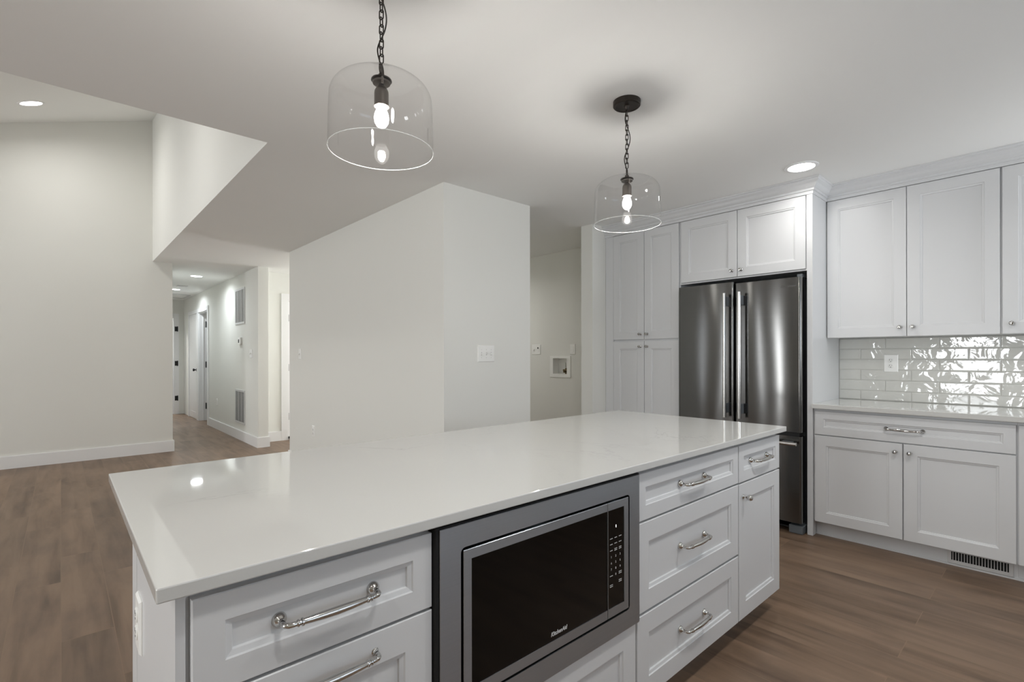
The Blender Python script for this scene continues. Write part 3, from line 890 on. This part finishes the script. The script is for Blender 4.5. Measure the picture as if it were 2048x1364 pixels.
# crown moulding following the cabinet tops
prof = [(0.000, 2.330), (0.006, 2.330), (0.006, 2.350), (0.014, 2.353), (0.014, 2.368), (0.020, 2.371), (0.028, 2.380), (0.036, 2.396),
        (0.046, 2.405), (0.050, 2.409), (0.050, 2.419), (0.058, 2.424), (0.058, 2.4325), (0.0, 2.4325)]
path = [(PX, 2.884), (PX, 1.143), (UX, 1.143), (UX, -0.60)]
nrm = [(-1, 0), (-1, -1), (-1, -1), (-1, 0)]
mb = MB(); rg = []
for (x, y), (nx, ny) in zip(path, nrm):
    rg.append([mb.bm.verts.new((x + nx * o_, y + ny * o_, z)) for o_, z in prof])
for a, b in zip(rg, rg[1:]):
    for k in range(len(prof)): mb.bm.faces.new((a[k], a[(k + 1) % len(prof)], b[(k + 1) % len(prof)], b[k]))
mb.bm.faces.new(rg[0]); mb.bm.faces.new(rg[-1][::-1])
o = mb.build('crown_moulding', M['cab'])
tag(o, 'white stepped crown moulding along the cabinet tops at the ceiling', 'moulding')

# backsplash tiles, one relief mesh
bs = MB()
FB = face_west(4.396)
zt = 1.3515; row = 0
while zt > 0.91:
    zb = max(zt - 0.0765, 0.9015)
    j = 0.855 if row % 2 == 0 else 0.708
    edges = [1.1425]
    y = j + 0.297 * 4
    while y > -1.62:
        if y < 1.13: edges.append(y)
        y -= 0.297
    edges.append(-1.62)
    for a, b in zip(edges, edges[1:]):
        tl = [random.uniform(-.0006, .0006) for _ in range(4)]
        u0, u1, v0, v1 = -a + .0012, -b - .0012, zb + .0012, zt - .0012
        if u1 - u0 < .01: continue
        g = []
        NU, NV = 10, 3
        ph = random.uniform(0, 6)
        rings_ = [(0, .0), (0, .0045), (.002, .0065), (.006, .0078)]
        R = []
        for ins, wv in rings_:
            R.append([bs.bm.verts.new(FB(uu, vv, wv + (tl[k] if wv > .005 else 0))) for k, (uu, vv) in enumerate(((u0 + ins, v0 + ins), (u1 - ins, v0 + ins), (u1 - ins, v1 - ins), (u0 + ins, v1 - ins)))])
        for p, q in zip(R, R[1:]):
            for k in range(4): bs.bm.faces.new((p[k], p[(k + 1) % 4], q[(k + 1) % 4], q[k]))
        bs.bm.faces.new(R[-1])
    zt -= 0.0765; row += 1
o = bs.build('backsplash', M['tile'])
tag(o, 'glossy wavy off-white subway tile backsplash under the wall cabinets', 'backsplash')
g = MB().box(4.3925, WX - .0005, -1.62, 1.1425, .9015, 1.3515).build('grout', M['grout'], o)
g.matrix_parent_inverse = Matrix.Identity(4)

# toe-kick register
FT = face_west(3.870)
t = thing('air_register', 'white metal air register in the toe kick under the wall cabinet', 'vent', FT(-0.318, 0.010, 0))
MB().rings(FT, -0.457, -0.181, .0105, .092, [(0, .004), (.003, .006)], 0.0005).build('frame', M['grille'], t)
MB().box(FT(0, 0, .0063).x, FT(0, 0, .0069).x, .200, .440, .032, .080).build('opening', M['dark'], t)
for k in range(20):
    a = -0.4385 + k * 0.01245
    p, q = FT(a - .0012 + 0.0062, .031, .0065), FT(a + .0016 + 0.0062, .081, .0100)
    MB().box(p.x, q.x, p.y, q.y, p.z, q.z).build('slat', M['grille'], t)

# ---- refrigerator
t = thing('refrigerator', 'stainless french door refrigerator between pantry and side panel', 'refrigerator', (4.05, 1.65, 0))
FX = 3.728
FF = face_west(FX)
DL, DM, DR = 2.100, 1.6455, 1.193
MB().box(3.80, WX - .02, 1.205, 2.09, 0.03, 1.765).build('cabinet_body', M['greyplastic'], t)


def steel_door(y1, y0, z0, z1, name):
    mb = MB()
    # rounded vertical edges
    n = 6; r = 0.014; pts = []
    for k in range(n + 1):
        a = PI / 2 * k / n
        pts.append((FX + r - r * math.sin(a), y0 + r - r * math.cos(a)))
    L = [(3.792, y0)] + pts
    L2 = [(x, y0 + y1 - y) for x, y in L][::-1]
    poly = L + L2
    a = [mb.bm.verts.new((x, y, z0)) for x, y in poly]; b = [mb.bm.verts.new((x, y, z1)) for x, y in poly]
    m = len(poly)
    mb.bm.faces.new(a); mb.bm.faces.new(b[::-1])
    for k in range(m): mb.bm.faces.new((a[k], b[k], b[(k + 1) % m], a[(k + 1) % m]))
    return mb.build(name, M['steel'], t, smooth=True)


dL = steel_door(DL, DM + .0045, .700, 1.778, 'door')
dR = steel_door(DM - .0045, DR, .700, 1.764, 'door')
dF = steel_door(DL, DR, .080, .672, 'freezer_drawer')
MB().box(3.81, 4.37, 1.206, 2.089, 1.765, 1.772).build('top_cover', M['black'], t)  # black fridge top, added to keep the gap above it dark
MB().box(3.745, 3.79, 1.21, 2.085, .672, .700).build('gasket', M['black'], t)
MB().box(3.79, 3.80, 1.20, 2.09, .08, 1.76).build('door_gasket', M['black'], t)


def bar_handle(parent, pts, posts):
    h = MB().tube(pts, 0.0125, 18)
    h = h.build('handle', M['steelbar'], parent, smooth=True)
    for a, b in posts:
        MB().box(min(a[0], b[0]), max(a[0], b[0]), min(a[1], b[1]), max(a[1], b[1]), min(a[2], b[2]), max(a[2], b[2]), .003).build('handle_bracket', M['greyplastic'], h)


for dd, yy in ((dL, 1.694), (dR, 1.585)):
    bar_handle(dd, [(3.668, yy, .768), (3.668, yy, 1.692)], [((3.672, yy - .009, .80), (3.730, yy + .009, .872)), ((3.672, yy - .009, 1.598), (3.730, yy + .009, 1.668))])
bar_handle(dF, [(3.668, 1.205, .628), (3.668, 2.07, .628)], [((3.672, 1.24, .620), (3.730, 1.31, .636)), ((3.672, 1.98, .620), (3.730, 2.05, .636))])
text_mesh('brand_lettering', 'KitchenAid', FF, -1.275, 1.706, 0.022, M['steel'], dR, 0.0, 0.0006, 0.2, 0.0012)
MB().box(3.785, 3.85, 1.203, 1.235, 1.766, 1.790).build('hinge_cover', M['greyplastic'], t)
MB().box(3.785, 3.85, 2.05, 2.09, 1.766, 1.790).build('hinge_cover', M['greyplastic'], t)
MB().box(3.80, 3.83, 1.28, 2.0, .02, .075).build('bottom_grille', M['black'], t)
for y0, y1 in ((1.185, 1.28), (2.0, 2.095)):
    MB().box(3.750, 3.84, y0 + .006, y1, 0.0, .058, .006).build('foot', M['greyplastic'], t)

# ---- cabinets and range on the wall behind the camera (seen mirrored in the microwave glass)
FN = face_north(-1.01)
t = thing('base_cabinet', 'white base cabinet left of the range, mirrored in the microwave glass', 'cabinet', (2.3, -1.3, 0))
MB().box(1.85, 2.79, -1.625, -1.03, .102, .869).build('body', M['cab'], t)
MB().box(1.85, 2.79, -1.625, -1.10, 0, .102).build('toe_kick', M['cab'], t)
for a, b in ((.694, .851), (.392, .688), (.104, .386)): drawer(FN, -2.787, -1.853, a, b, t, .05, True)
t = thing('base_cabinet', 'white sink cabinet under the window behind the camera', 'cabinet', (1.2, -1.3, 0))
MB().box(0.60, 1.845, -1.625, -1.03, .102, .869).build('body', M['cab'], t)
MB().box(0.60, 1.845, -1.625, -1.10, 0, .102).build('toe_kick', M['cab'], t)
door(FN, -1.842, -1.225, .104, .851, t, -1.26, .80); door(FN, -1.220, -0.603, .104, .851, t, -1.19, .80)
t = thing('cooking_range', 'black and stainless range behind the camera, mirrored dark in the microwave', 'range', (3.18, -1.3, 0))
MB().box(2.80, 3.555, -1.62, -1.02, 0.03, .90).build('body', M['black'], t)
MB().box(2.81, 3.545, -1.02, -0.995, .17, .70).build('oven_door', M['blackglass'], t)
MB().box(2.80, 3.555, -1.02, -0.99, .76, .90).build('control_panel', M['steelflat'], t)
MB().tube([(2.86, -0.955, .72), (3.495, -0.955, .72)], .011, 12).box(2.87, 2.89, -0.995, -.955, .713, .727).box(3.465, 3.485, -0.995, -.955, .713, .727).build('handle', M['steelbar'], t)
MB().box(2.80, 3.555, -1.62, -1.0, .90, .915).build('cooktop', M['blackglass'], t)
o = MB().box(0.58, 2.795, -1.627, -0.985, .8695, .9005, .003).build('countertop', M['quartz'])
tag(o, 'white quartz worktop left of the range behind the camera', 'countertop')


# ------------------------------------------------------------------ vents, thermostat, ceiling fittings in the hall
def return_grille(z0, z1, label, cols):
    FH = face_west(1.962)
    t = thing('return_grille', label, 'vent', FH(-8.13, z0, 0), 'return air grilles on the hall wall')
    f = MB()
    u0, u1 = -8.39, -7.868
    for a0, a1, b0, b1 in ((u0, u0 + .028, z0, z1), (u1 - .028, u1, z0, z1), (u0 + .028, u1 - .028, z0, z0 + .028), (u0 + .028, u1 - .028, z1 - .028, z1)):
        p, q = FH(a0, b0, 0), FH(a1, b1, .010); f.box(p.x, q.x, p.y, q.y, p.z, q.z)
    for k in range(1, 3):
        a = u0 + (u1 - u0) * k / 3
        p, q = FH(a - .007, z0 + .028, 0), FH(a + .007, z1 - .028, .010); f.box(p.x, q.x, p.y, q.y, p.z, q.z)
    f.build('frame', M['grille'], t)
    p, q = FH(u0 + .01, z0 + .01, .0005), FH(u1 - .01, z1 - .01, .0015)
    MB().box(p.x, q.x, p.y, q.y, p.z, q.z).build('filter', M['filter'], t)
    lv = MB(); z = z0 + .03
    while z < z1 - .03:
        pts = [FH(u0 + .02, z, .002), FH(u0 + .02, z + .006, .009), FH(u0 + .02, z + .0075, .009), FH(u0 + .02, z + .0015, .002)]
        lv.prism(pts, FH(u1 - .02, 0, 0) - FH(u0 + .02, 0, 0)); z += .0125
    lv.build('louvres', M['grille'], t)


return_grille(1.70, 2.225, 'upper white return air grille high on the hall wall', 3)
return_grille(0.24, 0.735, 'lower white return air grille above the hall baseboard', 3)
FH = face_west(1.962)
t = thing('thermostat', 'small white thermostat between the two hall grilles', 'thermostat', FH(-8.10, 1.45, 0))
MB().box(1.936, 1.961, 8.035, 8.165, 1.40, 1.505, .004).build('housing', M['plastic'], t)
MB().box(1.9345, 1.9365, 8.09, 8.14, 1.425, 1.475).build('screen', M['slot'], t)
t = thing('smoke_detector', 'white rectangular register in the hall ceiling between the downlights', 'vent', (1.53, 10.1, CEIL))
MB().box(1.47, 1.62, 10.05, 10.20, CEIL - .006, CEIL, .002).build('cover', M['grille'], t)
t.name = 'ceiling_register'
o = st('trim_1', MB().box(1.20, 1.90, 11.50, 11.53, CEIL - .012, CEIL).box(1.20, 1.90, 12.2, 12.23, CEIL - .012, CEIL).box(1.20, 1.23, 11.53, 12.2, CEIL - .012, CEIL).box(1.87, 1.90, 11.53, 12.2, CEIL - .012, CEIL), M['grille'])


# ------------------------------------------------------------------ downlights
def downlight(x, y, label, power, z=CEIL, tilt=None, r=0.075, spread=2.8, col=(1, .985, .96)):
    t = thing('recessed_downlight', label, 'ceiling light', (x, y, z), 'round recessed downlights')
    R = Matrix.Identity(4) if tilt is None else tilt
    ax = Vector((0, 0, -1)) if tilt is None else tilt
    MB().lathe([(r + .022, -.001), (r + .022, .003), (r + .018, .006), (r + .002, .006), (r, .002), (r, -.001)], (x, y, z), ax, 40).build('trim_ring', M['trim'], t, smooth=True)
    MB().lathe([(0, .0015), (r, .0015), (r, .0025), (0, .0032)], (x, y, z), ax, 40).build('diffuser', M['diffuser'], t)
    d = bpy.data.lights.new('downlight_lamp', 'AREA'); d.shape = 'DISK'; d.size = 2 * r * .95; d.energy = power; d.color = col; d.spread = spread
    o = bpy.data.objects.new('downlight_lamp', d); COL.objects.link(o); o.parent = t
    o.location = Vector(ax) * .008
    o.rotation_euler = Vector(ax).to_track_quat('-Z', 'Y').to_euler()
    return t


downlight(3.51, 1.12, 'bright recessed downlight in the kitchen ceiling above the refrigerator corner', 2.6)
downlight(2.25, 0.10, 'recessed kitchen downlight just above the top right picture corner', 9)
downlight(0.60, 0.20, 'recessed kitchen downlight over the aisle directly above the camera', 5.5)
downlight(-1.10, 0.20, 'recessed downlight over the aisle, left of the camera', 5)
downlight(-1.8, 1.2, 'recessed downlight over the dining end, left of the picture', 7)
downlight(1.513, 8.724, 'nearer recessed downlight in the hall ceiling', 7, col=(.88, .95, 1))
downlight(1.525, 10.70, 'farther recessed downlight in the hall ceiling', 7, col=(.88, .95, 1))
downlight(1.35, 13.35, 'added unseen downlight filling the bright room beyond the hall', 25)  # lamp put in, out of view, to make this room bright
downlight(3.3, 4.9, 'added unseen downlight filling the laundry, behind the closet wall', 7.5)  # hidden lamp added because the laundry came out too dark
downlight(2.7, 9.2, 'added unseen downlight filling the side room off the hall', 6)  # unseen lamp added to light the side room
nv = Vector((0.33, 0.13, -1)).normalized()
downlight(-0.215, 6.873, 'recessed downlight in the sloped living room ceiling', 6, z=vz(-.215, 6.873), tilt=nv, r=0.085)
downlight(-2.6, 6.873, 'added fill downlight in the sloped ceiling, left of the picture', 7, z=vz(-2.6, 6.873), tilt=nv, r=0.085)  # extra lamp outside the view, added to brighten the living room

downlight(-0.2, 4.6, 'added fill downlight in the sloped ceiling, hidden above the kitchen ceiling edge', 4, z=vz(-.2, 4.6), tilt=nv, r=0.085)  # extra hidden lamp, added for grazing light on the gable wall
downlight(-2.6, 4.6, 'added unseen fill downlight in the sloped ceiling near the tall windows', 4, z=vz(-2.6, 4.6), tilt=nv, r=0.085)  # another unseen lamp added to lift the vault and far wall

# foyer ceiling lamp
t = thing('flush_ceiling_lamp', 'round flush ceiling lamp in the foyer behind the closet wall', 'ceiling light', (3.82, 6.45, CEIL))
MB().lathe([(0, 0), (.15, 0), (.15, .02), (.14, .025), (0, .025)], (3.82, 6.45, CEIL), (0, 0, -1), 36).build('canopy', M['bronze'], t, smooth=True)
MB().lathe([(.13, .025), (.13, .06), (.10, .09), (.05, .105), (0, .108)], (3.82, 6.45, CEIL), (0, 0, -1), 36).build('lamp_shade', emis('foyer_shade', (1, .99, .97, 1), 78), t, smooth=True)


# ------------------------------------------------------------------ pendants
def pendant(cx, cy, label, phase):
    t = thing('pendant_lamp', label, 'pendant lamp', (cx, cy, CEIL), 'glass pendant lamps over the island')
    cn = MB().lathe([(0, 0), (.064, 0), (.064, .020), (.061, .0235), (.056, .0245), (.054, .0225), (.014, .0225), (.011, .027), (.008, .040), (0, .041)], (cx, cy, CEIL), (0, 0, -1), 44).build('canopy', M['bronze'], t, smooth=True)
    # chain links alternate in direction
    z = CEIL - .046; k = 0; ch = MB()
    Lk, rr = 0.0092, 0.0019
    zend = 2.118
    n = 12; step = (z - zend) / n
    for k in range(n):
        zc = z - step * (k + .5)
        a = phase + (PI / 2 if k % 2 else 0)
        ux = Vector((math.cos(a), math.sin(a), 0))
        ch.torus((cx, cy, zc), 0.0068, rr, ux, (0, 0, 1), stretch=step * .5 - .0035, seg=20, ts=7)
    ch.build('chain', M['bronze'], t, smooth=True)
    a = phase + .25
    ux = Vector((math.cos(a), math.sin(a), 0))
    MB().torus((cx, cy, 2.096), 0.0185, .0028, ux, (0, 0, 1), seg=30, ts=8).build('hanging_ring', M['bronze'], t, smooth=True)
    # cord woven through the chain
    pts = []
    for i in range(61):
        f = i / 60; zz = CEIL - .04 - f * (CEIL - .04 - 2.078)
        amp = .011 * math.sin(f * PI) + .004
        an = phase + 1.0 + f * 9.5
        pts.append((cx + amp * math.cos(an), cy + amp * math.sin(an), zz))
    MB().tube(pts, .0022, 8).build('cord', M['bronze'], t, smooth=True)
    MB().lathe([(0, 2.082), (.009, 2.082), (.010, 2.076), (.010, 2.068), (.030, 2.0665), (.031, 2.063), (.0, 2.063)], (cx, cy, 0), (0, 0, 1), 30).build('cap', M['bronze'], t, smooth=True)
    # socket
    s = MB().lathe([(0, 2.060), (.026, 2.060), (.026, 2.054), (.008, 2.052), (.009, 2.046), (.016, 2.040), (.0205, 2.031), (.0215, 2.022), (.0215, 1.990), (.0225, 1.984), (.019, 1.983), (0, 1.984)], (cx, cy, 0), (0, 0, 1), 32).build('socket', M['socket'], t, smooth=True)
    # bulb
    b = MB().lathe([(.0, 1.986), (.013, 1.984), (.015, 1.976), (.0205, 1.962), (.0225, 1.950), (.0205, 1.936), (.014, 1.925), (.006, 1.9205), (0, 1.920)], (cx, cy, 0), (0, 0, 1), 28).build('bulb', M['bulbglass'], t, smooth=True)
    MB().lathe([(0, 1.964), (.006, 1.962), (.010, 1.954), (.0115, 1.945), (.010, 1.936), (.006, 1.930), (0, 1.928)], (cx, cy, 0), (0, 0, 1), 20).build('filament', M['filament'], b, smooth=True)
    # glass shade: dome shoulders, straight sides, open bottom
    R = .153; pf = [(.013, 2.0625), (.045, 2.0625), (.080, 2.0605)]
    for i in range(1, 11):
        an = PI / 2 * i / 10
        pf.append((.080 + (R - .082) * math.sin(an), 2.0605 - .060 * (1 - math.cos(an))))
    pf += [(R, 1.96), (R + .001, 1.90), (R + .002, 1.850)]
    MB().lathe(pf, (cx, cy, 0), (0, 0, 1), 96).build('glass_shade', M['glass'], t, smooth=True)
    MB().torus((cx, cy, 1.850), R + .002, .0012, (1, 0, 0), (0, 1, 0), seg=96, ts=8).build('shade_rim', M['glassrim'], t, smooth=True)
    # spring clips holding the glass
    for sg in (-1, 1):
        d = Vector((math.cos(phase + .6), math.sin(phase + .6), 0)) * sg
        q = Vector((cx, cy, 0))
        MB().tube([q + d * .020 + Vector((0, 0, 2.056)), q + d * .040 + Vector((0, 0, 2.054)), q + d * .046 + Vector((0, 0, 2.046)), q + d * .044 + Vector((0, 0, 2.034))], [.003, .0032, .0035, .0038], 8).build('clip', M['socket'], t, smooth=True)


pendant(1.993, 1.387, 'clear glass pendant lamp hanging nearer the refrigerator', 0.25)
pendant(0.723, 1.387, 'clear glass pendant lamp nearest the camera, canopy out of frame', 0.55)

# ------------------------------------------------------------------ wrap up
bpy.context.view_layer.update()
